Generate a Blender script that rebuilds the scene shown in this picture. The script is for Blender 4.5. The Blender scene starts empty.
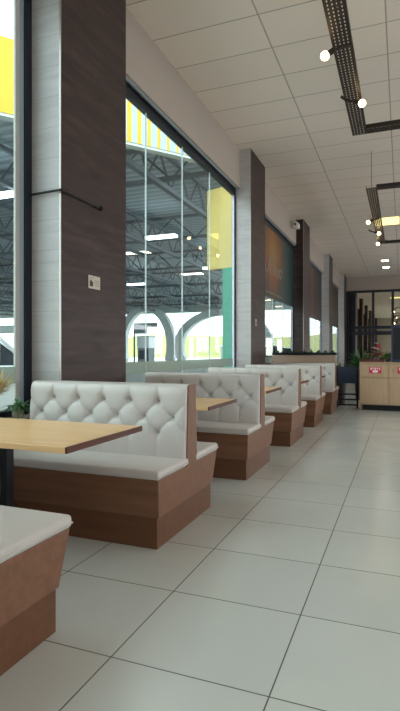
import bpy, bmesh, math, random
import numpy as np
from mathutils import Vector, Matrix, noise
random.seed(7)
C = bpy.context.scene
COL = C.collection
PI = math.pi

# ------------------------------------------------------------------ materials
def s2l(c):
    return tuple((v/255/12.92 if v/255 <= .04045 else ((v/255+.055)/1.055)**2.4) for v in c)

def mat(name, rgb, rough=.6, metal=0, emit=None, es=0, noise_amt=0, noise_scale=8, bump=0, bump_scale=60,
        spec=.5, sheen=0, stretch=(1, 1, 1)):
    m = bpy.data.materials.new(name); m.use_nodes = True
    nt = m.node_tree; b = nt.nodes['Principled BSDF']
    c = s2l(rgb) + (1,)
    b.inputs['Base Color'].default_value = c
    b.inputs['Roughness'].default_value = rough
    b.inputs['Metallic'].default_value = metal
    b.inputs['Specular IOR Level'].default_value = spec
    if sheen: b.inputs['Sheen Weight'].default_value = sheen
    if emit:
        b.inputs['Emission Color'].default_value = s2l(emit) + (1,)
        b.inputs['Emission Strength'].default_value = es
    tc = nt.nodes.new('ShaderNodeTexCoord')
    mp = nt.nodes.new('ShaderNodeMapping'); mp.inputs['Scale'].default_value = stretch
    nt.links.new(tc.outputs['Object'], mp.inputs['Vector'])
    if noise_amt:
        n = nt.nodes.new('ShaderNodeTexNoise'); n.inputs['Scale'].default_value = noise_scale
        n.inputs['Detail'].default_value = 6
        nt.links.new(mp.outputs['Vector'], n.inputs['Vector'])
        mx = nt.nodes.new('ShaderNodeMix'); mx.data_type = 'RGBA'
        mx.inputs[6].default_value = tuple(v*(1-noise_amt) for v in c[:3]) + (1,)
        mx.inputs[7].default_value = tuple(min(1, v*(1+noise_amt)) for v in c[:3]) + (1,)
        nt.links.new(n.outputs['Fac'], mx.inputs[0])
        nt.links.new(mx.outputs[2], b.inputs['Base Color'])
    if bump:
        n2 = nt.nodes.new('ShaderNodeTexNoise'); n2.inputs['Scale'].default_value = bump_scale
        nt.links.new(mp.outputs['Vector'], n2.inputs['Vector'])
        bp = nt.nodes.new('ShaderNodeBump'); bp.inputs['Strength'].default_value = bump
        bp.inputs['Distance'].default_value = .01
        nt.links.new(n2.outputs['Fac'], bp.inputs['Height'])
        nt.links.new(bp.outputs['Normal'], b.inputs['Normal'])
    return m

def wood(name, rgb, rough=.45, axis='x', amt=.16, scale=1.0):
    """long grain running along one axis"""
    m = bpy.data.materials.new(name); m.use_nodes = True
    nt = m.node_tree; b = nt.nodes['Principled BSDF']; b.inputs['Roughness'].default_value = rough; b.inputs['Specular IOR Level'].default_value = .28
    tc = nt.nodes.new('ShaderNodeTexCoord'); mp = nt.nodes.new('ShaderNodeMapping')
    st = {'x': (1.2, 14, 14), 'y': (14, 1.2, 14), 'z': (14, 14, 1.2)}[axis]
    mp.inputs['Scale'].default_value = tuple(v*scale for v in st)
    nt.links.new(tc.outputs['Object'], mp.inputs['Vector'])
    n = nt.nodes.new('ShaderNodeTexNoise'); n.inputs['Scale'].default_value = 1.6; n.inputs['Detail'].default_value = 8
    n.inputs['Distortion'].default_value = .6
    nt.links.new(mp.outputs['Vector'], n.inputs['Vector'])
    r = nt.nodes.new('ShaderNodeValToRGB')
    c = s2l(rgb)
    r.color_ramp.elements[0].position = .3; r.color_ramp.elements[1].position = .7
    r.color_ramp.elements[0].color = tuple(v*(1-amt*1.3) for v in c) + (1,)
    r.color_ramp.elements[1].color = tuple(v*(1+amt) for v in c) + (1,)
    nt.links.new(n.outputs['Fac'], r.inputs['Fac']); nt.links.new(r.outputs['Color'], b.inputs['Base Color'])
    return m

def grid_mat(name, rgb, line_rgb, px, py, x0, y0, lw, rough=.3, tone=.05, nz=.05, nscale=3, bump=.3, spec=.5, veins=0):
    """rectangular tiles of px by py metres laid from (x0, y0), joints lw wide"""
    m = bpy.data.materials.new(name); m.use_nodes = True
    nt = m.node_tree; b = nt.nodes['Principled BSDF']; N = nt.nodes.new; L = nt.links.new
    b.inputs['Specular IOR Level'].default_value = spec
    tc = N('ShaderNodeTexCoord'); sp = N('ShaderNodeSeparateXYZ'); L(tc.outputs['Object'], sp.inputs[0])
    def mth(op, a, bb=None, c=None):
        n = N('ShaderNodeMath'); n.operation = op
        for i, v in enumerate((a, bb, c)):
            if v is None: continue
            if isinstance(v, (int, float)): n.inputs[i].default_value = v
            else: L(v, n.inputs[i])
        return n.outputs[0]
    ds = []; fl = []
    for out, p, o in ((sp.outputs[0], px, x0), (sp.outputs[1], py, y0)):
        u = mth('DIVIDE', mth('SUBTRACT', out, o), p)
        f = mth('FRACT', u); fl.append(mth('FLOOR', u))
        d = mth('MULTIPLY', mth('MINIMUM', f, mth('SUBTRACT', 1, f)), p)
        ds.append(d)
    d = mth('MINIMUM', ds[0], ds[1])
    mr = N('ShaderNodeMapRange'); mr.inputs['From Min'].default_value = lw*.4; mr.inputs['From Max'].default_value = lw*.75
    L(d, mr.inputs['Value'])
    cv = N('ShaderNodeCombineXYZ'); L(fl[0], cv.inputs[0]); L(fl[1], cv.inputs[1])
    wn = N('ShaderNodeTexWhiteNoise'); wn.noise_dimensions = '2D'; L(cv.outputs[0], wn.inputs['Vector'])
    nn = N('ShaderNodeTexNoise'); nn.inputs['Scale'].default_value = nscale; nn.inputs['Detail'].default_value = 6
    nn.inputs['Distortion'].default_value = .4
    L(tc.outputs['Object'], nn.inputs['Vector'])
    val = mth('ADD', mth('MULTIPLY_ADD', wn.outputs['Value'], tone*2, 1-tone-nz), mth('MULTIPLY', nn.outputs['Fac'], nz*2))
    hs = N('ShaderNodeHueSaturation'); hs.inputs['Color'].default_value = s2l(rgb) + (1,); L(val, hs.inputs['Value'])
    mx = N('ShaderNodeMix'); mx.data_type = 'RGBA'
    mx.inputs[6].default_value = s2l(line_rgb) + (1,)
    L(mr.outputs[0], mx.inputs[0]); L(hs.outputs[0], mx.inputs[7]); L(mx.outputs[2], b.inputs['Base Color'])
    rr = mth('ADD', mth('MULTIPLY', nn.outputs['Fac'], .12), rough-.06); L(rr, b.inputs['Roughness'])
    bp = N('ShaderNodeBump'); bp.inputs['Strength'].default_value = bump; bp.inputs['Distance'].default_value = .004
    L(mr.outputs[0], bp.inputs['Height']); L(bp.outputs[0], b.inputs['Normal'])
    return m

def pier_mat(name='pillar_tile', cs=None):
    """dark brown stone-look tiles, horizontal veining, tiles .62 high"""
    m = bpy.data.materials.new(name); m.use_nodes = True
    nt = m.node_tree; b = nt.nodes['Principled BSDF']; N = nt.nodes.new; L = nt.links.new
    b.inputs['Roughness'].default_value = .48
    b.inputs['Specular IOR Level'].default_value = .3
    tc = N('ShaderNodeTexCoord'); mp = N('ShaderNodeMapping'); mp.inputs['Scale'].default_value = (1.0, 1.0, 7.5)
    mp.inputs['Rotation'].default_value = (.06, .03, 0)
    L(tc.outputs['Object'], mp.inputs[0])
    n = N('ShaderNodeTexNoise'); n.inputs['Scale'].default_value = 1.5; n.inputs['Detail'].default_value = 9
    n.inputs['Distortion'].default_value = .7; n.inputs['Roughness'].default_value = .62; L(mp.outputs[0], n.inputs['Vector'])
    r = N('ShaderNodeValToRGB'); e = r.color_ramp.elements
    e[0].position = .28; e[0].color = s2l((46, 35, 34)) + (1,)
    e[1].position = .72; e[1].color = s2l((76, 62, 59)) + (1,)
    x = r.color_ramp.elements.new(.5); x.color = s2l((60, 47, 45)) + (1,)
    if cs:  # cs gives a paler copy with daylight put into the colour
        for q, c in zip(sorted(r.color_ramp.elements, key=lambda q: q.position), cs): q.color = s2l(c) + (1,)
    L(n.outputs['Fac'], r.inputs['Fac'])
    sp = N('ShaderNodeSeparateXYZ'); L(tc.outputs['Object'], sp.inputs[0])
    d = N('ShaderNodeMath'); d.operation = 'DIVIDE'; L(sp.outputs[2], d.inputs[0]); d.inputs[1].default_value = .27
    f = N('ShaderNodeMath'); f.operation = 'FRACT'; L(d.outputs[0], f.inputs[0])
    g = N('ShaderNodeMath'); g.operation = 'GREATER_THAN'; L(f.outputs[0], g.inputs[0]); g.inputs[1].default_value = .012
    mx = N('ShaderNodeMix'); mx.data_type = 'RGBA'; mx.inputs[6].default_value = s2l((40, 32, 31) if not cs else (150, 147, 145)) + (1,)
    L(g.outputs[0], mx.inputs[0]); L(r.outputs['Color'], mx.inputs[7]); L(mx.outputs[2], b.inputs['Base Color'])
    return m

def glass_mat(name, tint=(235, 245, 243)):
    m = bpy.data.materials.new(name); m.use_nodes = True
    nt = m.node_tree; nt.nodes.clear(); N = nt.nodes.new; L = nt.links.new
    o = N('ShaderNodeOutputMaterial'); t = N('ShaderNodeBsdfTransparent'); t.inputs[0].default_value = s2l(tint) + (1,)
    g = N('ShaderNodeBsdfGlossy'); g.inputs['Roughness'].default_value = .0
    lw = N('ShaderNodeLayerWeight'); pw = N('ShaderNodeMath'); pw.operation = 'POWER'; L(lw.outputs['Facing'], pw.inputs[0]); pw.inputs[1].default_value = 5
    # Schlick reflectance, the same from either side of the pane
    lw.inputs['Blend'].default_value = .5
    fr = N('ShaderNodeMath'); fr.operation = 'MULTIPLY_ADD'; L(pw.outputs[0], fr.inputs[0]); fr.inputs[1].default_value = .9; fr.inputs[2].default_value = .035
    mx = N('ShaderNodeMixShader'); L(fr.outputs[0], mx.inputs[0]); L(t.outputs[0], mx.inputs[1]); L(g.outputs[0], mx.inputs[2])
    L(mx.outputs[0], o.inputs[0])
    return m

def frost_mat():
    m = bpy.data.materials.new('frosted_film'); m.use_nodes = True
    nt = m.node_tree; nt.nodes.clear(); N = nt.nodes.new; L = nt.links.new
    o = N('ShaderNodeOutputMaterial'); t = N('ShaderNodeBsdfTransparent'); t.inputs[0].default_value = s2l((225, 238, 232)) + (1,)
    d = N('ShaderNodeBsdfDiffuse'); d.inputs[0].default_value = s2l((172, 188, 180)) + (1,)
    mx = N('ShaderNodeMixShader'); mx.inputs[0].default_value = .72
    L(t.outputs[0], mx.inputs[1]); L(d.outputs[0], mx.inputs[2]); L(mx.outputs[0], o.inputs[0])
    return m

def stripe_mat():
    """canopy fascia cladding: yellow, then white stripes widening along its length (object x runs along the fascia)"""
    m = bpy.data.materials.new('fascia_paint'); m.use_nodes = True
    nt = m.node_tree; b = nt.nodes['Principled BSDF']; N = nt.nodes.new; L = nt.links.new
    b.inputs['Roughness'].default_value = .5
    tc = N('ShaderNodeTexCoord'); sp = N('ShaderNodeSeparateXYZ'); L(tc.outputs['Object'], sp.inputs[0])
    def mth(op, a, bb):
        n = N('ShaderNodeMath'); n.operation = op
        for i, v in enumerate((a, bb)):
            if isinstance(v, (int, float)): n.inputs[i].default_value = v
            else: L(v, n.inputs[i])
        return n.outputs[0]
    fr = mth('FRACT', mth('DIVIDE', mth('SUBTRACT', sp.outputs[0], STR0), .268), 0)
    mr = N('ShaderNodeMapRange'); L(sp.outputs[0], mr.inputs['Value'])
    mr.inputs['From Min'].default_value = STR0; mr.inputs['From Max'].default_value = STR1
    mr.inputs['To Min'].default_value = .48; mr.inputs['To Max'].default_value = .16
    isw = mth('GREATER_THAN', fr, mr.outputs[0]); on = mth('GREATER_THAN', sp.outputs[0], STR0-.14)
    k = mth('MULTIPLY', isw, on)
    mx = N('ShaderNodeMix'); mx.data_type = 'RGBA'
    mx.inputs[6].default_value = s2l((206, 158, 14)) + (1,); mx.inputs[7].default_value = s2l((158, 172, 180)) + (1,)
    L(k, mx.inputs[0]); L(mx.outputs[2], b.inputs['Base Color'])
    return m

def poster_mat():
    """printed film: orange sunset fading into teal"""
    m = bpy.data.materials.new('printed_film'); m.use_nodes = True
    nt = m.node_tree; b = nt.nodes['Principled BSDF']; N = nt.nodes.new; L = nt.links.new
    b.inputs['Roughness'].default_value = .4
    tc = N('ShaderNodeTexCoord'); mp = N('ShaderNodeMapping'); mp.inputs['Location'].default_value = (0, -1.9, -3.85)
    mp.inputs['Scale'].default_value = (0, 1, 1)
    L(tc.outputs['Object'], mp.inputs[0])
    ln = N('ShaderNodeVectorMath'); ln.operation = 'LENGTH'; L(mp.outputs[0], ln.inputs[0])
    n = N('ShaderNodeTexNoise'); n.inputs['Scale'].default_value = 1.2; L(tc.outputs['Object'], n.inputs['Vector'])
    ad = N('ShaderNodeMath'); ad.operation = 'MULTIPLY_ADD'; L(n.outputs['Fac'], ad.inputs[0]); ad.inputs[1].default_value = .8
    L(ln.outputs['Value'], ad.inputs[2])
    r = N('ShaderNodeValToRGB'); e = r.color_ramp.elements
    dv = N('ShaderNodeMath'); dv.operation = 'DIVIDE'; L(ad.outputs[0], dv.inputs[0]); dv.inputs[1].default_value = 3.0
    e[0].position = .18; e[0].color = s2l((140, 108, 46)) + (1,)
    e[1].position = .8; e[1].color = s2l((28, 58, 60)) + (1,)
    for p, c in ((.34, (128, 72, 40)), (.5, (80, 62, 46)), (.6, (38, 62, 56))):
        q = r.color_ramp.elements.new(p); q.color = s2l(c) + (1,)
    L(dv.outputs[0], r.inputs['Fac']); L(r.outputs['Color'], b.inputs['Base Color'])
    return m

def corr_mat(name, rgb, axis=0, pitch=.25, rough=.5, strength=1.0):
    m = bpy.data.materials.new(name); m.use_nodes = True
    nt = m.node_tree; b = nt.nodes['Principled BSDF']; N = nt.nodes.new; L = nt.links.new
    b.inputs['Roughness'].default_value = rough
    tc = N('ShaderNodeTexCoord'); w = N('ShaderNodeTexWave'); w.bands_direction = 'XYZ'[axis]
    w.inputs['Scale'].default_value = .314/pitch
    L(tc.outputs['Object'], w.inputs['Vector'])
    r = N('ShaderNodeValToRGB'); c = s2l(rgb)
    r.color_ramp.elements[0].position = .05; r.color_ramp.elements[0].color = tuple(v*.62 for v in c) + (1,)
    r.color_ramp.elements[1].position = .3; r.color_ramp.elements[1].color = c + (1,)
    L(w.outputs['Fac'], r.inputs['Fac']); L(r.outputs['Color'], b.inputs['Base Color'])
    bp = N('ShaderNodeBump'); bp.inputs['Strength'].default_value = strength; bp.inputs['Distance'].default_value = .04
    L(w.outputs['Fac'], bp.inputs['Height']); L(bp.outputs[0], b.inputs['Normal'])
    return m

# fascia stripe range in metres along the fascia (object x)
STR0, STR1 = 30.1, 32.0
M = dict(
    floor=grid_mat('floor_tile', (194, 198, 194), (96, 94, 88), .667, .626, -.452, 1.833, .005, rough=.2, tone=.025, nz=.05, nscale=2.2, spec=.6),
    ceiling=grid_mat('ceiling_panel', (222, 210, 198), (168, 158, 148), 1.42, .715, -3.02, 5.94, .016, rough=.85, tone=.02, nz=.02, nscale=1.3, bump=.5, spec=.2),
    beam=mat('painted_plaster', (174, 162, 151), .85, noise_amt=.03, noise_scale=2),
    pier=pier_mat(), pier_daylit=pier_mat('daylit_pillar_tile', ((176, 174, 174), (188, 187, 187), (196, 195, 195))),  # second one is the same tile with window daylight in its colour
    trim=mat('corner_trim_metal', (170, 165, 160), .35, .7),
    frame=mat('black_aluminium', (30, 34, 44), .4, .2),
    alu=mat('pale_aluminium', (150, 165, 176), .4, .3),
    beige=mat('beige_aluminium', (178, 176, 168), .45, .1),
    glass=glass_mat('window_glass'), frost=frost_mat(),
    seal=mat('clear_sealant', (205, 215, 215), .4),
    mirror=mat('mirror_glass', (215, 212, 200), .015, 1),
    vinyl=mat('pale_grey_leather', (192, 187, 183), .36, noise_amt=.03, noise_scale=14, bump=.06, bump_scale=220),
    button=mat('grey_leather_button', (128, 124, 118), .5),
    benchwood=wood('bench_veneer', (124, 88, 68), .42, 'x', .12),
    benchend=wood('bench_end_veneer', (116, 82, 60), .42, 'y', .10),
    plinth=wood('plinth_veneer', (104, 70, 50), .4, 'x', .12),
    core=wood('back_panel_veneer', (120, 84, 62), .4, 'z', .10),
    table=wood('table_veneer', (224, 184, 134), .3, 'x', .07, .8),
    edge=wood('dark_edge_strip', (84, 44, 30), .4, 'y', .1),
    black=mat('black_metal', (22, 24, 30), .45, .3),
    tray=mat('perforated_black_steel', (44, 34, 29), .5, .3),
    bulb=mat('lit_bulb', (255, 240, 210), .3, emit=(255, 214, 150), es=14),
    panel=mat('lit_panel', (250, 245, 230), .4, emit=(255, 243, 226), es=15),
    ypanel=mat('lit_yellow_panel', (240, 235, 170), .4, emit=(244, 228, 140), es=1.6),
    oak=wood('pale_oak_laminate', (184, 156, 128), .45, 'z', .08),
    oakx=wood('oak_laminate_rail', (180, 150, 120), .45, 'x', .08),
    partw=wood('partition_veneer', (180, 156, 138), .5, 'x', .06),
    red=mat('red_sticker', (200, 40, 78), .5), white=mat('white_print', (235, 225, 222), .5),
    dimwhite=mat('faded_print', (150, 142, 132), .6),
    navy=mat('navy_enamel', (40, 50, 72), .4),
    leaf=mat('dark_green_leaf', (66, 108, 60), .5, noise_amt=.3, noise_scale=5),
    leaf2=mat('fresh_green_leaf', (92, 140, 96), .5, noise_amt=.25, noise_scale=9),
    lime=mat('lime_leaf', (140, 175, 92), .5, noise_amt=.2),
    redleaf=mat('dark_red_leaf', (96, 48, 40), .55, noise_amt=.25),
    petal=mat('crimson_petal', (225, 70, 95), .5), petalw=mat('pale_pink_petal', (235, 200, 200), .5),
    straw=mat('dried_grass', (200, 185, 140), .8, noise_amt=.15),
    pot=mat('charcoal_pot', (50, 48, 48), .6), terra=mat('pale_clay_pot', (170, 160, 148), .7),
    soil=mat('potting_soil', (50, 38, 30), .9),
    plaque=mat('printed_plaque', (196, 190, 176), .5), ink=mat('dark_ink', (48, 42, 36), .6), ink2=mat('grey_ink', (130, 132, 118), .6),
    cam=mat('white_plastic', (215, 212, 206), .4),
    asphalt=mat('concrete_paving', (176, 176, 170), .85, noise_amt=.07, noise_scale=.4),
    fascia=None, roof=corr_mat('corrugated_roof', (158, 172, 180), 1, .45, .5, 1.0),
    steel=mat('grey_structural_steel', (88, 98, 108), .55, .2),
    conc=mat('pale_concrete', (196, 204, 202), .8, noise_amt=.04, noise_scale=.5),
    grass=mat('hill_grass', (150, 148, 92), .95, noise_amt=.2, noise_scale=.12),
    yellow=mat('yellow_sign_face', (226, 200, 116), .5), teal=mat('teal_sign_post', (60, 165, 135), .45),
    carw=mat('white_car_paint', (238, 240, 242), .2), card=mat('dark_car_paint', (50, 52, 56), .2), carr=mat('dark_red_paint', (90, 40, 42), .25),
    carglass=mat('tinted_car_glass', (52, 58, 66), .15, spec=.3), darkglass=mat('dark_opening', (60, 66, 72), .4), tyre=mat('tyre_rubber', (28, 28, 28), .8), hub=mat('alloy_wheel', (160, 162, 165), .3, .8),
    lampred=mat('tail_lamp', (150, 30, 30), .2), poster=None,
    fixture=mat('lit_canopy_lamp', (250, 252, 255), .4, emit=(240, 246, 255), es=6),
    greywall=mat('grey_render', (150, 156, 158), .8), redband=mat('pale_red_awning', (196, 120, 112), .6),
    brownfilm=mat('brown_orange_film', (84, 44, 30), .5, noise_amt=.25, noise_scale=1.5), darkfilm=mat('dark_brown_film', (38, 25, 25), .5),
)
M['fascia'] = stripe_mat(); M['poster'] = poster_mat()

# ------------------------------------------------------------------ mesh builder
class MB:
    def __init__(s): s.bm = bmesh.new(); s.smooth = False
    def box(s, x0, x1, y0, y1, z0, z1, bevel=0, seg=2, mx=None):
        t = bmesh.new(); bmesh.ops.create_cube(t, size=1)
        for v in t.verts: v.co = Vector(((x0+x1)/2+v.co.x*(x1-x0), (y0+y1)/2+v.co.y*(y1-y0), (z0+z1)/2+v.co.z*(z1-z0)))
        if bevel: bmesh.ops.bevel(t, geom=t.edges[:], offset=bevel, segments=seg, profile=.5, affect='EDGES')
        if mx is not None: t.transform(mx)
        s.merge(t); return s
    def merge(s, t):
        me = bpy.data.meshes.new('tmp'); t.to_mesh(me); t.free(); s.bm.from_mesh(me); bpy.data.meshes.remove(me)
    def prism(s, pts, axis, a0, a1, bevel=0):
        """closed outline pts (2-D) swept along axis from a0 to a1"""
        t = bmesh.new()
        def P(p, a):
            return {'x': (a, p[0], p[1]), 'y': (p[0], a, p[1]), 'z': (p[0], p[1], a)}[axis]
        A = [t.verts.new(P(p, a0)) for p in pts]; B = [t.verts.new(P(p, a1)) for p in pts]
        t.faces.new(A); t.faces.new(B[::-1])
        for i in range(len(pts)):
            j = (i+1) % len(pts); t.faces.new((A[i], B[i], B[j], A[j]))
        bmesh.ops.recalc_face_normals(t, faces=t.faces[:])
        if bevel: bmesh.ops.bevel(t, geom=t.edges[:], offset=bevel, segments=2, profile=.5, affect='EDGES')
        s.merge(t); return s
    def tube(s, pts, r, n=8, cap=True):
        pts = [Vector(p) for p in pts]
        rs = r if isinstance(r, (list, tuple)) else [r]*len(pts)
        rings = []
        for i, p in enumerate(pts):
            d = (pts[min(i+1, len(pts)-1)]-pts[max(i-1, 0)]).normalized()
            a = Vector((0, 0, 1)) if abs(d.z) < .9 else Vector((1, 0, 0))
            u = d.cross(a).normalized(); w = d.cross(u)
            rings.append([s.bm.verts.new(p+(u*math.cos(2*PI*k/n)+w*math.sin(2*PI*k/n))*rs[i]) for k in range(n)])
        for a, b in zip(rings, rings[1:]):
            for k in range(n): s.bm.faces.new((a[k], a[(k+1) % n], b[(k+1) % n], b[k]))
        if cap: s.bm.faces.new(rings[0][::-1]); s.bm.faces.new(rings[-1])
        return s
    def lathe(s, prof, c=(0, 0, 0), n=20, mx=None):
        t = bmesh.new(); rings = []
        for r, z in prof:
            rings.append([t.verts.new((c[0]+r*math.cos(2*PI*k/n), c[1]+r*math.sin(2*PI*k/n), c[2]+z)) for k in range(n)])
        for a, b in zip(rings, rings[1:]):
            for k in range(n): t.faces.new((a[k], a[(k+1) % n], b[(k+1) % n], b[k]))
        t.faces.new(rings[0][::-1]); t.faces.new(rings[-1])
        if mx is not None: t.transform(mx)
        s.merge(t); return s
    def ball(s, c, r, sub=2, sc=(1, 1, 1)):
        t = bmesh.new(); bmesh.ops.create_icosphere(t, subdivisions=sub, radius=r)
        for v in t.verts: v.co = Vector((c[0]+v.co.x*sc[0], c[1]+v.co.y*sc[1], c[2]+v.co.z*sc[2]))
        s.merge(t); return s
    def leaf(s, base, d, length, width, droop=.3, n=5, fold=.15):
        base = Vector(base); d = Vector(d).normalized()
        side = d.cross(Vector((0, 0, 1)))
        side = side.normalized() if side.length > .01 else Vector((1, 0, 0))
        up = side.cross(d).normalized(); L = []; R = []; K = []
        for i in range(n+1):
            t = i/n
            p = base+d*length*t+Vector((0, 0, -1))*droop*length*t*t
            w = width*math.sin(PI*min(.98, .08+.9*t))**.8*.5
            K.append(s.bm.verts.new(p)); L.append(s.bm.verts.new(p-side*w+up*w*fold*2)); R.append(s.bm.verts.new(p+side*w+up*w*fold*2))
        for i in range(n):
            s.bm.faces.new((K[i], K[i+1], L[i+1], L[i])); s.bm.faces.new((K[i], R[i], R[i+1], K[i+1]))
        return s
    def build(s, name, m, parent=None, smooth=False, loc=None, mx=None):
        if mx is not None: s.bm.transform(mx)
        bmesh.ops.recalc_face_normals(s.bm, faces=s.bm.faces[:])
        me = bpy.data.meshes.new(name); s.bm.to_mesh(me); s.bm.free()
        me.materials.append(m)
        if smooth:
            me.polygons.foreach_set('use_smooth', [True]*len(me.polygons))
            me.set_sharp_from_angle(angle=math.radians(40))
        o = bpy.data.objects.new(name, me); COL.objects.link(o)
        if parent: o.parent = parent
        if loc: o.location = loc
        return o

def tag(o, label=None, cat=None, group=None, kind=None):
    if label: o['label'] = label
    if cat: o['category'] = cat
    if group: o['group'] = group
    if kind: o['kind'] = kind
    return o
def thing(name, label, cat, loc=(0, 0, 0), rz=0, group=None, kind=None):
    o = bpy.data.objects.new(name, None); COL.objects.link(o); o.empty_display_size = .1
    o.location = loc; o.rotation_euler.z = rz
    return tag(o, label, cat, group, kind)
def kids(o): return [c for c in bpy.data.objects if c.parent == o]
def copy_tree(o, parent=None):
    c = o.copy(); COL.objects.link(c)
    c.parent = parent
    for ch in kids(o): copy_tree(ch, c)
    return c
def struct(name, mb, m, label=None, parent=None, **k):
    o = mb.build(name, m, parent, **k)
    if not parent:
        tag(o, label, name.split('_')[0], kind='structure')
    return o

# ------------------------------------------------------------------ the room
H = 5.29; XW = -3.1; XR = 6.5; Y0 = -8.2; Y1 = 28.6; FX = -2.78
PY = [-8.1, -2.2, 3.72, 9.78, 15.6, 21.5, 27.4]; PD = 1.14
struct('floor', MB().box(-3.35, XR+.2, Y0-.2, Y1+.4, -.12, 0), M['floor'], 'glossy pale grey square floor tiles with dark thin joints')
struct('ceiling', MB().box(-3.35, XR+.2, Y0-.2, Y1+.4, H, H+.12), M['ceiling'], 'white suspended panel ceiling with thin grid joints')
struct('wall_far', MB().box(-3.3, XR+.2, Y1, Y1+.2, 0, H), M['beam'], 'taupe plaster end wall above and behind the mirrors')
struct('wall_back', MB().box(-3.3, XR+.2, Y0-.2, Y0, 0, H), M['beam'], 'taupe plaster wall behind the camera')
# unseen right wall; its row of openings is added to let sky light in
w = MB().box(XR, XR+.15, Y0, Y1, 0, .9).box(XR, XR+.15, Y0, Y1, 2.7, H)
for k in range(8): w.box(XR, XR+.15, Y0+k*5.0, min(Y1, Y0+k*5.0+1.2), .9, 2.7)
struct('wall_right', w, M['beam'], 'taupe plaster wall on the far right side')
struct('wall_left', MB().box(-3.2, -3.0, Y0, Y1, 4.52, H), M['beam'], 'taupe plaster beam above the tall windows')
for i in range(6):
    struct('trim_%d' % (i+1), MB().box(-3.34, -2.93, PY[i]+PD, PY[i+1], 0, .68).box(-3.34, -2.90, PY[i]+PD, PY[i+1], .68, .71, .006), M['beam'],
           'low taupe window ledge below glass bay number %d along the left wall' % (i+1))
for i, y in enumerate(PY):
    nm = ['behind the camera, far', 'just behind the camera', 'nearest the camera carrying a black rail', 'second along, between clear glass and the sunset poster',
          'third along, with the white camera at its top', 'fourth along the window wall', 'last before the mirror wall'][i]
    p = thing('pillar', 'brown stone tiled pillar, '+nm, 'pillar', (FX, y, 0), kind='structure')
    MB().box(-.36, 0, .012, PD, 0, H-.001).build('side_cladding', M['pier'], p)
    MB().box(-.36, -.001, 0, .012, 0, H-.001).build('front_face', M['pier'] if i == 4 else M['pier_daylit'], p)  # daylight painted as a paler front; the third pillar stays brown
    MB().box(-.012, .003, -.003, .008, 0, H-.01).build('corner_trim', M['trim'], p)
# window bays
for i in range(6):
    a, b = PY[i]+PD, PY[i+1]
    W = thing('window_%d' % (i+1), ['tall window bay far behind the camera', 'tall window bay beside the camera with the white car outside',
        'tall clear glass window between the first two pillars', 'window bay with sunset poster above and bright glass below',
        'window bay with brown film above and bright strip below', 'last narrow looking window bay before the mirrors'][i], 'window', kind='structure')
    z0, z1 = .71, 4.52; jb = .09 if i <= 1 else .045
    MB().box(-3.16, -3.09, a, b, z1-.14, z1).box(-3.16, -3.09, a, b, z0, z0+.05).box(-3.16, -3.09, a, a+.06, z0, z1).box(
        -3.16, -3.09, b-jb, b, z0, z1).build('window_frame', M['frame'], W)
    MB().box(-3.15, -3.10, b-jb-.03 if i > 1 else b-.145, b-jb, z0, z1-.14, .004).box(-3.06, -3.03, a, b, z1-.03, z1, .004).build('inner_profile', M['alu'], W)
    if i <= 1: MB().box(-3.125, -3.1, b-.195, b-.145, z0, z1-.14, .004).build('outer_profile', M['beige'], W)
    MB().box(-3.118, -3.110, a+.06, b-.15, z0+.05, z1-.14).build('pane', M['glass'], W)
    ys = []; y = b-.1-1.31
    while y > a+.3: ys.append(y); y -= 1.18
    if i == 2: ys = [5.96, 7.15, 8.34]
    for y in ys: MB().box(-3.121, -3.106, y-.006, y+.007, z0+.05, z1-.14).build('glass_joint', M['seal'], W)
    MB().box(-3.108, -3.106, a+.06, b-.15, .99, 1.135).build('frosted_band', M['frost'], W)

# poster film covering the top of the fourth window bay
ps = thing('window_poster', 'orange and teal sunset poster film with white lettering on upper window', 'poster', (-3.085, 10.98, 0))
MB().box(0, .004, 0, 4.5, 2.62, 4.36).build('film', M['poster'], ps)
def script_strokes(parent, name, m, y0, z0, w, h, n, r, seed):
    rr = random.Random(seed); cw = w/n
    for k in range(n):
        mb = MB(); y = y0+k*cw; kind = rr.choice('nuodlm')
        if kind in 'od': pts = [(y+cw*.4+cw*.32*math.cos(t*PI/5), z0+h*.28+h*.28*math.sin(t*PI/5)) for t in range(11)]
        elif kind == 'n': pts = [(y+.05*cw, z0), (y+.05*cw, z0+h*.5), (y+.4*cw, z0+h*.58), (y+.7*cw, z0+h*.45), (y+.75*cw, z0)]
        elif kind == 'u': pts = [(y+.05*cw, z0+h*.55), (y+.1*cw, z0+.05*h), (y+.4*cw, z0), (y+.7*cw, z0+.1*h), (y+.75*cw, z0+h*.55)]
        elif kind == 'l': pts = [(y+.3*cw, z0+h), (y+.3*cw, z0+.1*h), (y+.6*cw, z0)]
        else: pts = [(y, z0), (y+.1*cw, z0+.5*h), (y+.3*cw, z0+.1*h), (y+.5*cw, z0+.5*h), (y+.75*cw, z0)]
        mb.tube([(.005, p[0], p[1]) for p in pts], r, 5)
        mb.build(name, m, parent)
script_strokes(ps, 'white_letter', M['dimwhite'], 1.1, 3.25, 1.9, .42, 5, .022, 3)
script_strokes(ps, 'small_letter', M['dimwhite'], .5, 2.72, 2.6, .1, 12, .009, 5)
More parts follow.
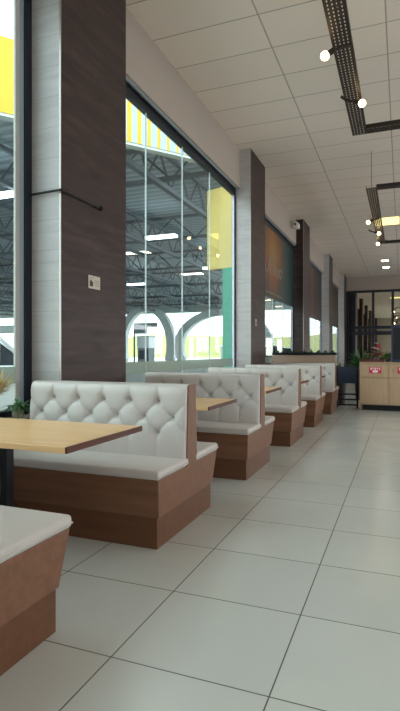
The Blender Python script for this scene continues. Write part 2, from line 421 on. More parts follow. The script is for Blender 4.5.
# brown films in next bays
p2 = thing('window_poster', 'dark brown and orange poster film on window beyond the third pillar', 'poster', (-3.085, 16.8, 0))
MB().box(0, .004, 0, 4.55, 2.5, 4.36).build('film', M['darkfilm'], p2)
MB().box(.004, .006, .55, 1.0, 2.5, 4.36).box(.004, .006, 1.9, 2.6, 2.5, 4.36).build('orange_stripe', M['brownfilm'], p2)
p3 = thing('window_poster', 'dark brown poster film on window beyond the fourth pillar', 'poster', (-3.085, 22.7, 0))
MB().box(0, .004, 0, 4.5, 2.5, 4.36).build('film', M['darkfilm'], p3)
MB().box(.004, .006, 1.0, 2.0, 2.5, 4.36).build('orange_stripe', M['brownfilm'], p3)

# ------------------------------------------------------------------ booth benches
BW = 1.36; HB = BW/2
def tufted(parent, flip):
    dx = .2285; zr = (.905, .792, .680)
    btn = [((i-2)*dx, zr[0]) for i in range(5)]+[((i-2.5)*dx, zr[1]) for i in range(6)]+[((i-2)*dx, zr[2]) for i in range(5)]
    seg = []
    for i in range(-3, 4):
        x = (i)*dx
        for s in (-.5, .5):
            seg.append((x, zr[0], x+s*dx, zr[1])); seg.append((x, zr[2], x+s*dx, zr[1]))
        if abs(i) <= 2:
            seg.append((x, zr[0], x, 1.2)); seg.append((x, zr[2], x, .45))
    seg = np.array(seg)
    nx, nz = 150, 64
    e = .5-.5*np.cos(np.linspace(0, PI, nx)); u = np.linspace(0, 1, nx)
    xs = -HB+BW*(.35*e+.65*u)
    v = np.linspace(0, 1, nz); zs = .505+(1.028-.505)*(1-(1-v)**1.35)
    X, Z = np.meshgrid(xs, zs)
    D = np.full(X.shape, 9.)
    for a in seg:
        d = np.array([a[2]-a[0], a[3]-a[1]]); L2 = (d**2).sum()
        t = np.clip(((X-a[0])*d[0]+(Z-a[1])*d[1])/L2, 0, 1)
        D = np.minimum(D, np.hypot(X-a[0]-t*d[0], Z-a[1]-t*d[1]))
    puff = .011*(1-np.exp(-D/.03))+.006*(1-np.exp(-D/.005))
    inb = np.full(X.shape, 9.)
    for bx, bz in btn: inb = np.minimum(inb, np.hypot(X-bx, Z-bz))
    dip = .016*np.exp(-(inb/.016)**2)+.022*np.exp(-(inb/.034)**2)
    px_ = (1-np.abs(X/HB)**16).clip(0)**(1/8); pz = (1-np.clip((Z-.93)/(1.028-.93), 0, 1)**3.2).clip(0)**.5
    prof = px_*pz
    T = prof*(.052+puff-dip)+.001
    base = .072-.030*(Z-.5)/.53
    Yv = -(base+T)
    bm = bmesh.new()
    V = [[bm.verts.new((X[j, i], Yv[j, i], Z[j, i])) for i in range(nx)] for j in range(nz)]
    for j in range(nz-1):
        for i in range(nx-1): bm.faces.new((V[j][i], V[j][i+1], V[j+1][i+1], V[j+1][i]))
    # closed back
    Bk = [[bm.verts.new((x, -(.072-.030*(z-.5)/.53)+.004, z)) for x in (-HB, HB)] for z in (.505, 1.028)]
    bm.faces.new([Bk[0][0], Bk[1][0], Bk[1][1], Bk[0][1]])
    bm.faces.new([V[j][0] for j in range(nz)]+[Bk[1][0], Bk[0][0]])
    bm.faces.new([V[j][-1] for j in range(nz)][::-1]+[Bk[0][1], Bk[1][1]])
    bm.faces.new([V[-1][i] for i in range(nx)]+[Bk[1][1], Bk[1][0]])
    m = MB(); m.bm.free(); m.bm = bm
    R = Matrix.Rotation(PI, 4, 'Z') if flip else None
    cu = m.build('backrest_cushion', M['vinyl'], parent, smooth=True, mx=R)
    for bx, bz in btn:
        y = -(.072-.030*(bz-.5)/.53+.052-.037)
        b = MB().ball((bx, y-.002, bz), .0125, 2, (1, .5, 1))
        b.build('button', M['button'], cu, smooth=True, mx=R)
def make_bench():
    t = thing('booth_bench', 'x', 'bench', (0, 0, 0))
    MB().box(-HB, HB-.035, -.488, .488, 0, .20, .003).build('plinth', M['plinth'], t)
    # tapered apron: wide at the top, narrow at the bottom
    bm = bmesh.new()
    lo = [(-HB, -.492), (HB-.022, -.492), (HB-.022, .492), (-HB, .492)]; hi = [(-HB, -.545), (HB, -.545), (HB, .545), (-HB, .545)]
    A = [bm.verts.new((p[0], p[1], .20)) for p in lo]; B = [bm.verts.new((p[0], p[1], .455)) for p in hi]
    bm.faces.new(A[::-1]); bm.faces.new(B)
    for i in range(4): j = (i+1) % 4; bm.faces.new((A[i], A[j], B[j], B[i]))
    bmesh.ops.bevel(bm, geom=bm.edges[:], offset=.004, segments=2, profile=.5, affect='EDGES')
    m = MB(); m.bm.free(); m.bm = bm; m.build('apron', M['benchwood'], t)
    MB().prism([(-.098, .45), (.098, .45), (.068, 1.012), (.05, 1.024), (-.05, 1.024), (-.068, 1.012)], 'x', HB-.03, HB+.006, .003).prism([(-.068, .45), (.068, .45), (.04, 1.01), (-.04, 1.01)], 'x', -HB-.004, HB-.03).build('back_panel', M['core'], t)
    for s in (-1, 1):
        y0, y1 = sorted((s*.555, s*.066))
        c = MB().box(-HB, HB+.008, y0, y1, .455, .515, .018, 3)
        for v in c.bm.verts:
            if v.co.z > .5:
                v.co.z += .006*math.cos(v.co.x/HB*PI/2)
        cu = c.build('seat_cushion', M['vinyl'], t, smooth=True)
        MB().tube([(-HB+.01, s*.556, .478), (HB+.004, s*.556, .478), (HB+.010, s*.55, .478), (HB+.010, s*.08, .478)], .0035, 6).build('piping', M['vinyl'], cu)
    tufted(t, False); tufted(t, True)
    return t
BY = [1.42, 3.42, 5.32, 7.25, 9.13, 11.03]; BX = [0, 0, .03, .07, .09, .12]
BL = ['tufted grey double booth bench at the lower left edge, nearest the camera',
      'tufted grey double booth bench fully in view behind the nearest table',
      'tufted grey double booth bench, second behind the nearest table',
      'tufted grey double booth bench, third behind the nearest table',
      'tufted grey double booth bench, fourth behind the nearest table',
      'tufted grey double booth bench closest to the half wall']
bench = make_bench()
for i, y in enumerate(BY):
    o = bench if i == 0 else copy_tree(bench)
    o.location = (-2.095+BX[i], y, 0); tag(o, BL[i], 'bench', 'tufted booth benches along the windows')

def make_table():
    t = thing('dining_table', 'x', 'table')
    MB().box(-.70, .688, -.395, .395, .757, .79, .003).build('tabletop', M['table'], t)
    MB().box(.688, .70, -.395, .395, .757, .79, .002).build('edge_strip', M['edge'], t)  # darker strip along the aisle end of the top
    MB().box(-.07, -.005, -.032, .032, .03, .745, .004).build('pedestal', M['black'], t)
    MB().box(-.25, .25, -.2, .2, 0, .03, .005).build('base_plate', M['black'], t)
    MB().box(-.2, .2, -.15, .15, .745, .757).build('mounting_plate', M['black'], t)
    return t
tab = make_table()
TL = ['light wood pedestal table nearest the camera at the left edge', 'light wood pedestal table, second from the camera',
      'light wood pedestal table, third from the camera', 'light wood pedestal table, fourth from the camera', 'light wood pedestal table by the last bench']
for i in range(5):
    o = tab if i == 0 else copy_tree(tab)
    yc = 2.50 if i == 0 else (BY[i]+BY[i+1])/2+.13
    o.location = (-2.235+BX[i], yc, 0); tag(o, TL[i], 'table', 'light wood tables between the benches')

# ------------------------------------------------------------------ plants
def foliage(mb, c, n, lmin, lmax, w, up=.5, seed=1, droop=.5):
    r = random.Random(seed)
    for k in range(n):
        a = r.uniform(0, 2*PI); e = r.uniform(up*.3, 1.3)
        d = (math.cos(a)*math.cos(e), math.sin(a)*math.cos(e), math.sin(e))
        b = (c[0]+r.uniform(-.02, .02), c[1]+r.uniform(-.02, .02), c[2]+r.uniform(-.01, .03))
        mb.leaf(b, d, r.uniform(lmin, lmax), w*r.uniform(.7, 1.2), droop*r.uniform(.5, 1.4))
    return mb
def potted(name, label, cat, loc, pot_r, pot_h, potm, leafm, n, l0, l1, w, seed, up=.5, droop=.5, group=None):
    t = thing(name, label, cat, loc, group=group)
    p = MB().lathe([(pot_r*.75, 0), (pot_r*.95, pot_h*.8), (pot_r, pot_h*.85), (pot_r, pot_h), (pot_r*.88, pot_h), (pot_r*.86, pot_h*.9)]).build('pot', potm, t, smooth=True)
    MB().lathe([(pot_r*.1, pot_h*.9), (pot_r*.86, pot_h*.9), (pot_r*.84, pot_h*.93), (.001, pot_h*.93)]).build('soil', M['soil'], p)
    foliage(MB(), (0, 0, pot_h*.92), n, l0, l1, w, up, seed, droop).build('foliage', leafm, t)
    return t
potted('potted_plant', 'small leafy green plant on the window ledge left of the first pillar bench', 'plant', (-2.995, 3.43, .71), .05, .07, M['terra'], M['leaf2'], 70, .07, .17, .035, 4, .5, .6)
gt = potted('dried_grass_bunch', 'beige dried grass bunch at the left edge before the window', 'dried flowers', (-3.03, 3.20, .71), .035, .2, M['terra'], M['straw'], 120, .14, .27, .022, 9, 1.25, .1)

# ------------------------------------------------------------------ half wall with planter, rail, cabinet
hw = thing('half_wall', 'low wooden half wall closing the row of booths', 'partition', (0, 12.1, 0))
MB().box(-2.9, -1.42, 0, .2, 0, 1.19, .004).build('panel', M['partw'], hw)
MB().box(-2.9, -1.40, -.02, .22, 1.19, 1.25, .004).build('planter_trough', M['black'], hw)
n = 9
for k in range(n):
    t = thing('trough_plant', 'tiny dark green plant in the black trough on the half wall', 'plant', (-2.8+k*(1.3/(n-1)), 12.2, 1.25), group='tiny plants along the half wall')
    if k == 0: lm = foliage(MB(), (0, 0, 0), 60, .035, .065, .03, .2, 12, .6).build('leaves', M['leaf'], t).data; 
    else:
        o = bpy.data.objects.new('leaves', lm); COL.objects.link(o); o.parent = t; o.rotation_euler.z = k*1.3
rl = thing('black_divider', 'low black rail divider between the half wall and wooden cabinet', 'divider', (0, 12.0, 0))
for x in (-1.38, -.93): MB().box(x-.02, x+.02, -.02, .02, 0, .95, .002).build('post', M['black'], rl)
MB().box(-1.36, -.95, -.012, .012, .55, .93).build('solid_panel', M['navy'], rl)
for z in (.05, .17, .29): MB().box(-1.36, -.95, -.012, .012, z, z+.035).build('rail', M['black'], rl)

cab = thing('wooden_cabinet', 'pale oak cabinet with red stickers on its drawers', 'cabinet', (0, 11.62, 0))
cx0, cx1 = -.855, .885; cz = 1.04
MB().box(cx0, cx1, .02, .5, .12, cz-.03).build('carcass', M['oak'], cab)
MB().box(cx0-.01, cx1+.01, -.015, .52, cz-.03, cz, .003).build('cabinet_top', M['oakx'], cab)
MB().box(cx0, cx0+.02, -.005, .5, 0, cz-.03).box(cx1-.02, cx1, -.005, .5, 0, cz-.03).build('side_panel', M['oak'], cab)
MB().box(cx0+.05, cx1-.05, .08, .45, 0, .12).build('kick_board', M['black'], cab)
for k in range(3):
    a = cx0+.025+k*.573; b = a+.563
    d = MB().box(a, b, 0, .02, .14, .70, .002).build('door', M['oak'], cab)
    f = MB().box(a, b, 0, .02, .715, .985, .002).build('drawer', M['oak'], cab)
    sx = a+.17; s = MB().box(sx, sx+.25, -.003, 0, .80, .94, .001).build('red_sticker', M['red'], f)
    q = MB()
    for j in range(5): q.box(sx+.03+j*.042, sx+.055+j*.042, -.005, -.003, .875+(.02 if j % 2 else 0), .925)
    q.prism([(sx+.06, .83), (sx+.125, .81), (sx+.19, .83), (sx+.17, .87), (sx+.08, .87)], 'y', -.005, -.003)
    q.build('white_mark', M['white'], s)
    MB().lathe([(.022, 0), (.026, .004), (.022, .012), (.01, .014)], mx=Matrix.Translation((a+.09, 0, .87)) @ Matrix.Rotation(PI/2, 4, 'X')).build('round_pull', M['oakx'], f)
# on the cabinet
tr = thing('red_leaf_planter', 'long low planter of dark red leaves on the cabinet top', 'plant', (-.60, 11.76, cz+.002))
MB().box(-.24, .24, -.06, .06, 0.001, .05, .004).build('trough', M['redleaf'], tr)
f = MB()
for k in range(7): foliage(f, (-.2+k*.07, 0, .045), 14, .04, .08, .03, .3, 20+k)
f.build('foliage', M['redleaf'], tr)
fl = thing('flower_arrangement', 'crimson and white flowers in a pot on the cabinet', 'flowers', (-.53, 12.0, cz))
MB().lathe([(.04, 0), (.06, .08), (.065, .1), (.05, .1)]).build('pot', M['terra'], fl, smooth=True)
foliage(MB(), (0, 0, .09), 34, .12, .24, .04, 1.0, 31, .3).build('foliage', M['leaf'], fl)
r = random.Random(5)
for k in range(34):
    a = r.uniform(0, 2*PI); q = r.uniform(.01, .12); z = .13+r.uniform(0, .30)*(1-q*3)
    b = MB()
    for j in range(6): b.leaf((q*math.cos(a), q*math.sin(a), z), (math.cos(j*PI/3), math.sin(j*PI/3), .7), .062, .055, .2, 3)
    b.build('blossom', M['petal'] if k % 3 else M['petalw'], fl)
potted('lime_plant', 'lime green plant beside the navy box on the cabinet', 'plant', (-.345, 11.97, cz), .045, .09, M['terra'], M['lime'], 50, .06, .17, .05, 41, .8, .4)
nb = thing('navy_display_box', 'tall navy blue box standing on the cabinet top', 'display', (0.03, 11.86, cz+.001))
MB().box(-.245, .25, -.18, .18, 0, .80, .01).build('housing', M['navy'], nb)
MB().box(-.20, .20, -.185, -.18, .06, .74).build('front_panel', M['black'], nb)
potted('potted_palm', 'dark drooping palm behind the black rail divider', 'plant', (-1.42, 12.95, 0), .17, .80, M['pot'], M['leaf'], 80, .22, .48, .08, 51, .9, .75)
potted('potted_palm', 'taller bright palm behind the left end of the cabinet', 'plant', (-1.0, 14.1, 0), .19, .82, M['pot'], M['leaf'], 90, .4, .80, .10, 53, 1.3, .3)

# ------------------------------------------------------------------ mirror wall
mw = thing('mirror_wall', 'black framed full height mirror grid on the end wall', 'mirror', (0, Y1, 0))
xs = [-2.77, -2.40, -1.42, -.45, .52, 1.49, 2.46, 3.43, 4.40, 5.37, 6.34]
zs = [.0, 2.22, 2.52, 4.46]
fm = MB()
for i, x in enumerate(xs): fm.box(x-(.09 if i < 2 else .065), x+(.09 if i < 2 else .065), -.09, -.01, 0, 4.52, .003)
for z, h in ((.06, .06), (2.26, .1), (2.56, .08), (4.47, .06)): fm.box(-2.77, 6.4, -.08, -.012, z-h, z+h)
fm.build('black_frame', M['frame'], mw)
for i in range(len(xs)-1):
    for z0, z1 in ((.1, 2.2), (2.32, 2.5), (2.62, 4.43)):
        MB().box(xs[i]+.05, xs[i+1]-.05, -.03, -.012, z0, z1).build('mirror_pane', M['black'] if i == 0 else M['mirror'], mw)

# ------------------------------------------------------------------ wall fittings
rail = thing('black_rail', 'thin black rail wrapping the corner of the first pillar', 'rail', (FX, 3.72, 2.67))
MB().tube([(-.30, -.03, -.01), (.02, -.03, 0), (.03, -.02, 0), (.03, .58, 0)], .011, 8).build('rod', M['black'], rail, smooth=True)
MB().ball((.03, .60, 0), .028, 2).build('finial', M['black'], rail, smooth=True)
MB().box(0, .03, .52, .55, -.012, .012).build('bracket', M['black'], rail)
def plaque(loc, label, w=.2, h=.125):
    t = thing('wall_plaque', label, 'sign', loc)
    MB().box(0, .006, 0, w, 0, h, .001).build('plate', M['plaque'], t)
    MB().box(.006, .007, .02, .075, .02, .07).box(.006, .007, .03, .05, .07, .085).build('dark_symbol', M['ink'], t)
    q = MB()
    for z in (.028, .045, .062, .079): q.box(.006, .007, .10, w-.02, z, z+.006)
    q.box(.006, .007, .02, .09, h-.025, h-.018)
    q.build('printed_lines', M['ink2'], t)
plaque((FX+.002, 4.14, 1.87), 'small white printed plaque on the brown first pillar')
plaque((FX+.002, 10.1, 1.80), 'tiny pale plaque on the second pillar, above the booths', .1, .13)
cm = thing('security_camera', 'white security camera on the beam beside the third pillar', 'camera', (-2.97, 15.0, 4.93))
MB().box(-.02, .01, -.05, .05, -.05, .05, .004).build('mount', M['cam'], cm)
MB().tube([(0, 0, 0), (.08, -.03, .02), (.12, -.05, 0)], .014, 8).build('arm', M['cam'], cm, smooth=True)
MB().box(.04, .19, -.34, .04, -.07, .07, .02, 3).build('camera_body', M['cam'], cm, smooth=True)
MB().lathe([(.03, 0), (.03, .012), (.02, .014)], mx=Matrix.Translation((.115, -.34, 0)) @ Matrix.Rotation(PI/2, 4, 'X')).build('lens', M['black'], cm)

# ------------------------------------------------------------------ suspended cable trays with lamps
TZ = 4.52; TW = .20
def tray_run(mb, p0, p1, z):
    """perforated channel between two plan points"""
    a = Vector((p0[0], p0[1], 0)); b = Vector((p1[0], p1[1], 0)); L = (b-a).length
    R = Matrix.Translation((a.x, a.y, z)) @ Matrix.Rotation(math.atan2(b.y-a.y, b.x-a.x), 4, 'Z')
    def fb(x0, x1, y0, y1, z0, z1):
        v = [mb.bm.verts.new(R @ Vector(p)) for p in ((x0, y0, z0), (x1, y0, z0), (x1, y1, z0), (x0, y1, z0), (x0, y0, z1), (x1, y0, z1), (x1, y1, z1), (x0, y1, z1))]
        for q in ((0, 3, 2, 1), (4, 5, 6, 7), (0, 1, 5, 4), (1, 2, 6, 5), (2, 3, 7, 6), (3, 0, 4, 7)): mb.bm.faces.new([v[i] for i in q])
    k = 5; sw = .030
    for i in range(k):
        c = -TW/2+sw/2+i*(TW-sw)/(k-1)
        fb(0, L, c-sw/2, c+sw/2, 0, .003)
    n = int(L/.06)
    for j in range(n+1):
        x = j*L/n; fb(max(0, x-.014), min(L, x+.014), -TW/2, TW/2, .0005, .0025)
    for s in (-1, 1): fb(0, L, s*TW/2-.002, s*TW/2+.002, 0, .055)
def tray_loop(x0, x1, y0, y1, label):
    t = thing('cable_tray_loop', label, 'cable tray', (0, 0, TZ))
    for nm, a, b in (('long_tray', (x0, y0-TW/2), (x0, y1+TW/2)), ('long_tray', (x1, y0-TW/2), (x1, y1+TW/2)),
                     ('cross_tray', (x0+TW/2, y0), (x1-TW/2, y0)), ('cross_tray', (x0+TW/2, y1), (x1-TW/2, y1))):
        m = MB(); tray_run(m, a, b, 0); m.build(nm, M['tray'], t)
    for x, y in ((x0, y0), (x0, y1), (x1, y0), (x1, y1), (x0, (y0+y1)/2), (x1, (y0+y1)/2)):
        MB().tube([(x, y, .0), (x, y, H-TZ-.002)], .004, 6).build('suspension_rod', M['tray'], t)
tray_loop(-.59, 1.9, 2.4, 7.93, 'black perforated cable tray loop hanging nearest, top right')
tray_loop(-.57, 1.9, 10.8, 16.3, 'black perforated cable tray loop hanging farther down the room')
tray_loop(-.57, 1.9, -5.9, -.4, 'black perforated cable tray loop behind the camera')
def make_lamp():
    t = thing('bulb_lamp', 'x', 'lamp')
    MB().tube([(.06, .05, 0), (.0, 0, -.035), (-.10, -.02, -.06)], .018, 8).build('arm', M['tray'], t, smooth=True)
    MB().lathe([(.016, 0), (.03, .01), (.03, .075), (.024, .085)], mx=Matrix.Translation((-.08, -.02, -.05)) @ Matrix.Rotation(math.radians(-115), 4, 'Y')).build('socket', M['tray'], t, smooth=True)
    MB().ball((-.19, -.02, -.10), .046, 3).build('bulb', M['bulb'], t, smooth=True)
    return t
lp = make_lamp()
for i, (x, y, rz, lb) in enumerate(((-.57, 5.56, 0, 'lit round bulb lamp on the left side of the nearest tray'),
        (-.66, 6.75, PI, 'lit round bulb lamp on the right side of the nearest tray, near its corner'),
        (-.57, 13.05, 0, 'lit round bulb lamp, nearest of three on the farther tray'),
        (-.76, 14.35, PI, 'lit round bulb lamp, middle of three on the farther tray'),
        (-.46, 15.75, 0, 'lit round bulb lamp, last of three on the farther tray'),
        (-.57, -1.6, 0, 'lit round bulb lamp on the tray behind the camera'),
        (-.57, -3.6, 0, 'lit round bulb lamp at the far end behind the camera'))):
    o = lp if i == 0 else copy_tree(lp)
    o.location = (x, y, TZ-.018); o.rotation_euler.z = rz; tag(o, lb, 'lamp', 'round bulb lamps on the cable trays')

def ceil_panel(x0, x1, y0, y1, m, label, group=None):
    t = thing('ceiling_light', label, 'ceiling light', ((x0+x1)/2, (y0+y1)/2, H), group=group)
    a, b = (x1-x0)/2, (y1-y0)/2
    MB().box(-a-.02, a+.02, -b-.02, -b, -.03, 0).box(-a-.02, a+.02, b, b+.02, -.03, 0).box(-a-.02, -a, -b, b, -.03, 0).box(a, a+.02, -b, b, -.03, 0).build('frame', M['cam'], t)
    MB().box(-a, a, -b, b, -.02, -.004).build('diffuser', m, t)
ceil_panel(-.80, -.08, 16.2, 17.2, M['ypanel'], 'yellowish lit ceiling panel between the trays')
for y, lb in ((23.7, 'small lit ceiling light, nearer of two before the end wall'), (25.6, 'small lit ceiling light, farther of two before the end wall')):
    ceil_panel(-.84, -.56, y, y+.35, M['panel'], lb)
k = 0
for y in (-4, 1.5, 7, 12.5, 18, 24):  # lamps added on the unseen side to brighten the room
    ceil_panel(3.2, 4.4, y, y+.6, M['panel'], 'added rectangular fill light panel over the unseen right half of the room', 'added fill light panels on the right')

# ------------------------------------------------------------------ outside: paving, hill
struct('ground', MB().box(-140, -3.34, -60, 200, -.25, -.05), M['asphalt'], 'pale concrete forecourt outside the windows')
bm = bmesh.new(); nx, ny = 60, 24; V = []
for j in range(ny+1):
    row = []
    for i in range(nx+1):
        x = -110+i*2.2; y = 112+j*3.2
        e = math.sin(PI*j/ny)*min(1, i/8, (nx-i)/8)
        z = (6.4+1.6*noise.noise(Vector((x*.05, y*.05, 0)))+.3*noise.noise(Vector((x*.4, y*.4, 2))))*e-.1
        row.append(bm.verts.new((x, y, z)))
    V.append(row)
for j in range(ny):
    for i in range(nx): bm.faces.new((V[j][i], V[j][i+1], V[j+1][i+1], V[j+1][i]))
m = MB(); m.bm.free(); m.bm = bm; o = m.build('hill', M['grass'], smooth=True)
tag(o, 'grassy green slope far beyond the forecourt', 'hill', kind='structure')

# ------------------------------------------------------------------ station canopy
cp = thing('station_canopy', 'large grey steel canopy on pale arches with yellow striped fascia outside', 'canopy', (0, 0, 0))
CZ = 6.26
e = Vector((.6, .8, 0)); F0 = Vector((-4.96, 12.2, 0))
Pn = F0+e*2.27; P0 = F0-e*32
out = [(P0.x, P0.y), (Pn.x, Pn.y), (-3.6, 60), (-75, 60), (-75, P0.y)]
MB().prism(out, 'z', 7.55, 7.62).build('roof_sheet', M['roof'], cp)
fo = MB().box(0, 34.3, -.04, .04, 0, 1.59).build('fascia', M['fascia'], cp)
fo.location = (P0.x, P0.y, CZ); fo.rotation_euler.z = math.atan2(.8, .6)
lip = MB().box(0, 34.3, -.02, .20, -.06, .10).build('fascia_gutter', M['conc'], cp); lip.location = fo.location; lip.rotation_euler.z = fo.rotation_euler.z
def yfas(x): return F0.y+(x-F0.x)/.6*.8+.3
for k in range(11):
    x = -6.8-4.3*k; ya = max(P0.y+.2, yfas(x)); m = MB(); yb = 59.5
    m.box(x-.09, x+.09, ya, yb, CZ+.0, CZ+.14); m.box(x-.07, x+.07, ya, yb, 7.3, 7.42)
    n = int((yb-ya)/1.5); st = (yb-ya)/n
    for j in range(n):
        y = ya+j*st; m.tube([(x, y, CZ+.1), (x, y+st/2, 7.35)], .04, 4); m.tube([(x, y+st/2, 7.35), (x, y+st, CZ+.1)], .04, 4)
    m.build('long_truss', M['steel'], cp)
for k in range(7):
    y = 14+k*7.5; m = MB(); xa, xb = -74, min(-4.2, F0.x+(y-F0.y)*.75-.4)
    m.box(xa, xb, y-.08, y+.08, CZ+.16, CZ+.28); m.box(xa, xb, y-.06, y+.06, 7.42, 7.52)
    n = int((xb-xa)/2.2); st = (xb-xa)/n
    for j in range(n):
        x = xa+j*st; m.tube([(x, y, CZ+.2), (x+st/2, y, 7.45)], .035, 4); m.tube([(x+st/2, y, 7.45), (x+st, y, CZ+.2)], .035, 4)
    m.build('cross_truss', M['steel'], cp)
MB().box(-75, -36, 59.6, 60.2, 4.0, 5.2).box(-75, -3.6, 57.6, 58.4, 6.1, 7.5).build('edge_beam', M['conc'], cp)
for x, y in ((-11.9, 12.7), (-9.6, 19.8), (-10.2, 28.2), (-12, 40), (-18, 33), (-20, 24), (-26, 40)):
    MB().box(x-.7, x+.7, y-.16, y+.16, CZ-.12, CZ-.02).build('canopy_lamp', M['fixture'], cp)
# arched columns holding the canopy's far edge
def arch(name, xc, rw, rh, zt, w, y):
    m = MB(); pts_o = []; pts_i = []; N = 24
    for k in range(N+1):
        a = PI*(-.12+1.24*k/N)
        pts_o.append((xc+rw*math.cos(a), zt-rh+rh*math.sin(a))); pts_i.append((xc+(rw-w)*math.cos(a), zt-rh+(rh-w*.8)*math.sin(a)))
    poly = [(xc+rw*1.02, -.05)]+pts_o+[(xc-rw*1.02, -.05), (xc-rw*1.02+w, -.05)]+pts_i[::-1]+[(xc+rw*1.02-w, -.05)]
    lo = [(xc-rw*1.02, -.05)]+pts_o[::-1]+[(xc+rw*1.02, -.05)]; li = [(xc-rw*1.02+w, -.05)]+pts_i[::-1]+[(xc+rw*1.02-w, -.05)]
    q = [[m.bm.verts.new((p[0], yy, p[1])) for p in L_] for L_ in (lo, li) for yy in (y-.5, y+.5)]
    for k in range(len(lo)-1):
        for a, b in ((q[0], q[2]), (q[2], q[3]), (q[3], q[1]), (q[1], q[0])): m.bm.faces.new((a[k], a[k+1], b[k+1], b[k]))
    return m.build(name, M['conc'], cp)
arch('support_arch', -29.65, 3.95, 5.1, 7.1, 1.0, 57)
arch('support_arch', -19.6, 6.1, 4.4, 6.35, 1.0, 57)
arch('support_arch', -37.8, 3.95, 5.1, 7.1, 1.0, 57)
# totem
tt = thing('sign_totem', 'yellow hanging sign panel on a tall teal post outside', 'sign', (-4.45, 13.3, -.05), math.radians(-21.5+3))
MB().box(-.66, .34, -.06, .06, 3.60, 5.84, .01).build('yellow_panel', M['yellow'], tt)
MB().box(-.09, .30, -.09, .09, 0, 3.60, .01).build('teal_post', M['teal'], tt)
# kiosk and price board
kk = thing('forecourt_kiosk', 'small white and grey kiosk seen through the distant arch', 'kiosk', (-26.8, 50.6, -.05))
MB().box(-.75, .75, 0, 1.6, 1.75, 3.0).build('white_wall', M['carw'], kk); MB().box(-.7, .7, .1, 1.5, 0, 1.75).build('grey_base', M['greywall'], kk)
MB().box(-.85, .85, -.1, 1.7, 3.0, 3.08).build('roof', M['conc'], kk)
MB().box(-.5, .1, .06, .1, .5, 1.5).box(.2, .6, .06, .1, .1, 1.6).build('opening', M['darkglass'], kk)
kb = thing('price_board', 'grey rectangular board above the distant kiosk', 'sign', (-26.8, 50, -.05))
MB().box(-.8, .8, -.1, .1, 3.3, 4.5).box(.8, 2.1, -.08, .08, 3.95, 4.5).build('board', M['greywall'], kb); MB().box(-.8, -.66, -.06, .06, 0, 3.3).build('post', M['steel'], kb)
bd = thing('grey_building', 'low grey building in front of the grassy slope', 'building', (-26.5, 76, -.05))
MB().box(0, 3.4, 0, 4, 0, 2.1).build('wall', M['greywall'], bd); MB().box(-.3, 4.6, -.3, 4.3, 2.1, 2.4).build('roof', M['conc'], bd)
for x in (.5, 2.0): MB().box(x, x+.8, -.05, 0, .6, 1.5).build('window', M['carglass'], bd)
# ------------------------------------------------------------------ cars
def car(label, loc, rz, paint, hgt=1.5, L=4.3):
    t = thing('car', label, 'car', loc, rz)
    h = hgt; w = .87
    def loft(secs):
        bm = bmesh.new(); R = []
        for y, half, z0, z1, b in secs:
            R.append([bm.verts.new(p) for p in ((-half+.05, y, z0), (-half, y, z0+.15), (-half, y, z1-b), (-half+b, y, z1), (half-b, y, z1), (half, y, z1-b), (half, y, z0+.15), (half-.05, y, z0))])
        for a, c in zip(R, R[1:]):
            for k in range(8): bm.faces.new((a[k], a[(k+1) % 8], c[(k+1) % 8], c[k]))
        bm.faces.new(R[0][::-1]); bm.faces.new(R[-1])
        m = MB(); m.bm.free(); m.bm = bm; return m
    s = L/4.3; hb = h*.60
    loft([(-2.15*s, w*.86, .32, hb*.9, .1), (-2.0*s, w*.96, .22, hb, .1), (-1.2*s, w, .2, hb*1.03, .07), (.7*s, w, .2, hb, .07), (1.2*s, w*.99, .2, hb*.92, .12), (1.9*s, w*.93, .22, hb*.78, .14), (2.15*s, w*.8, .32, hb*.62, .12)]).build('body', paint, t, smooth=True)
    g = loft([(-1.75*s, w*.86, hb-.18, hb+.02, .04), (-1.35*s, w*.80, hb-.18, h-.09, .08), (-.5*s, w*.78, hb-.18, h-.03, .1), (.2*s, w*.78, hb-.18, h-.05, .1), (1.05*s, w*.88, hb-.18, hb+.02, .04)])
    g.build('windows', M['carglass'], t, smooth=True)
    rf = MB().prism([(-1.38*s, h-.08), (-.5*s, h-.02), (.2*s, h-.04), (.32*s, h-.09), (-.4*s, h-.07), (-1.3*s, h-.13)], 'x', -w*.72, w*.72).build('roof', paint, t, smooth=True)
    for sx in (-1, 1):
        m = MB()
        m.tube([(sx*w*.79, .25*s, h-.08), (sx*w*.92, 1.08*s, hb)], .045, 6); m.tube([(sx*w*.80, -.35*s, h-.06), (sx*w*.92, -.3*s, hb)], .035, 6)
        m.tube([(sx*w*.80, -1.35*s, h-.1), (sx*w*.9, -1.75*s, hb)], .06, 6); m.tube([(sx*w*.79, -1.35*s, h-.08), (sx*w*.79, .25*s, h-.07)], .035, 6)
        m.build('pillar_trim', paint, t)
        MB().box(sx*(w+.1)-.08, sx*(w+.1)+.08, .8*s, .92*s, hb+.02, hb+.16, .03, 2).build('mirror', paint, t, smooth=True)
        for yy in (-1.32*s, 1.32*s):
            Rm = Matrix.Translation((sx*(w-.08), yy, .32)) @ Matrix.Rotation(PI/2, 4, 'Y')
            wh = MB().lathe([(.2, -.11), (.32, -.10), (.33, 0), (.32, .10), (.2, .11)], n=24, mx=Rm).build('wheel', M['tyre'], t, smooth=True)
            MB().lathe([(.05, -.125), (.19, -.115), (.19, .115), (.05, .125)], n=16, mx=Rm).build('hubcap', M['hub'], wh)
        MB().box(sx*w*.75-.1, sx*w*.75+.1, -2.14*s, -2.06*s, hb*.72, hb*.9, .02).build('tail_lamp', M['lampred'], t)
        MB().box(sx*w*.68-.12, sx*w*.68+.12, 2.0*s, 2.1*s, hb*.56, hb*.68, .02).build('headlamp', M['cam'], t)
    return t
car('white car parked outside the window at the left edge', (-7.9, 7.35, -.05), 0, M['carw'], 1.74, 4.6)
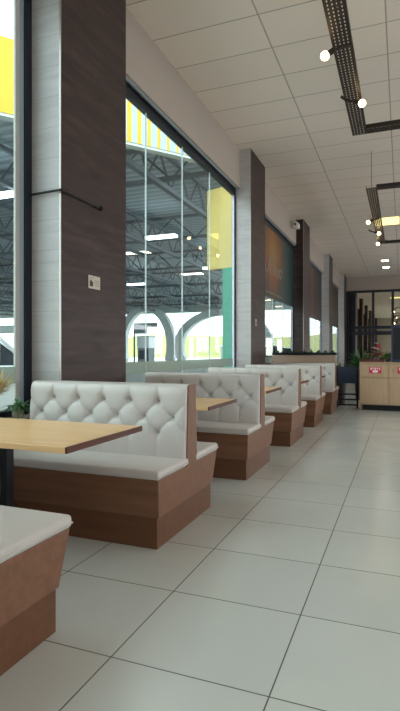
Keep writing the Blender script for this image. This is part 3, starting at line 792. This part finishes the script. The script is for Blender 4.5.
car('dark car with red tail lamps outside, behind the teal post', (-4.72, 17.7, -.05), 0, M['card'], 1.55, 4.4)
car('grey car parked beyond the third pillar', (-5.6, 29.5, -.05), 0, M['card'], 1.6, 4.3)

# ------------------------------------------------------------------ light, camera
wd = bpy.data.worlds.new('sky'); C.world = wd; wd.use_nodes = True
bg = wd.node_tree.nodes['Background']; bg.inputs[0].default_value = (.90, .95, 1.0, 1); bg.inputs[1].default_value = 4.1
# light portals tell the renderer where daylight enters
for i in range(6):
    a, b = PY[i]+PD, PY[i+1]
    l = bpy.data.lights.new('window_portal', 'AREA'); l.shape = 'RECTANGLE'; l.size = b-a; l.size_y = 3.6; l.cycles.is_portal = True
    o = bpy.data.objects.new('window_portal', l); COL.objects.link(o); o.location = (-3.2, (a+b)/2, 2.6)
    o.rotation_euler = Matrix(((0, 0, -1), (1, 0, 0), (0, -1, 0))).to_euler()
    o.rotation_euler = (Vector((1, 0, 0))).to_track_quat('-Z', 'Z').to_euler()
    if i > 5: pass
for k in range(7):  # same for the openings added in the right wall
    l = bpy.data.lights.new('window_portal', 'AREA'); l.shape = 'RECTANGLE'; l.size = 3.8; l.size_y = 1.8; l.cycles.is_portal = True
    o = bpy.data.objects.new('window_portal', l); COL.objects.link(o); o.location = (XR+.16, Y0+k*5+3.1, 1.8)
    o.rotation_euler = Vector((-1, 0, 0)).to_track_quat('-Z', 'Z').to_euler()

cam = bpy.data.cameras.new('camera'); co = bpy.data.objects.new('camera', cam); COL.objects.link(co)
cam.sensor_fit = 'VERTICAL'; cam.sensor_height = 36; cam.lens = 512/711*36
cam.shift_y = -(355.5-352)/711
cam.clip_end = 500; cam.clip_start = .05
co.location = (0, 0, 1.26); co.rotation_euler = (PI/2, 0, math.atan(202/512))
C.camera = co
C.view_settings.view_transform = 'Standard'; C.view_settings.look = 'None'; C.view_settings.gamma = 1
C.view_settings.use_curve_mapping = False; C.view_settings.exposure = 0.36
try:
    C.cycles.use_denoising = True; C.cycles.max_bounces = 10; C.cycles.diffuse_bounces = 5; C.cycles.transparent_max_bounces = 16
    C.cycles.sample_clamp_indirect = 6; C.cycles.caustics_reflective = False; C.cycles.caustics_refractive = False
except Exception: pass
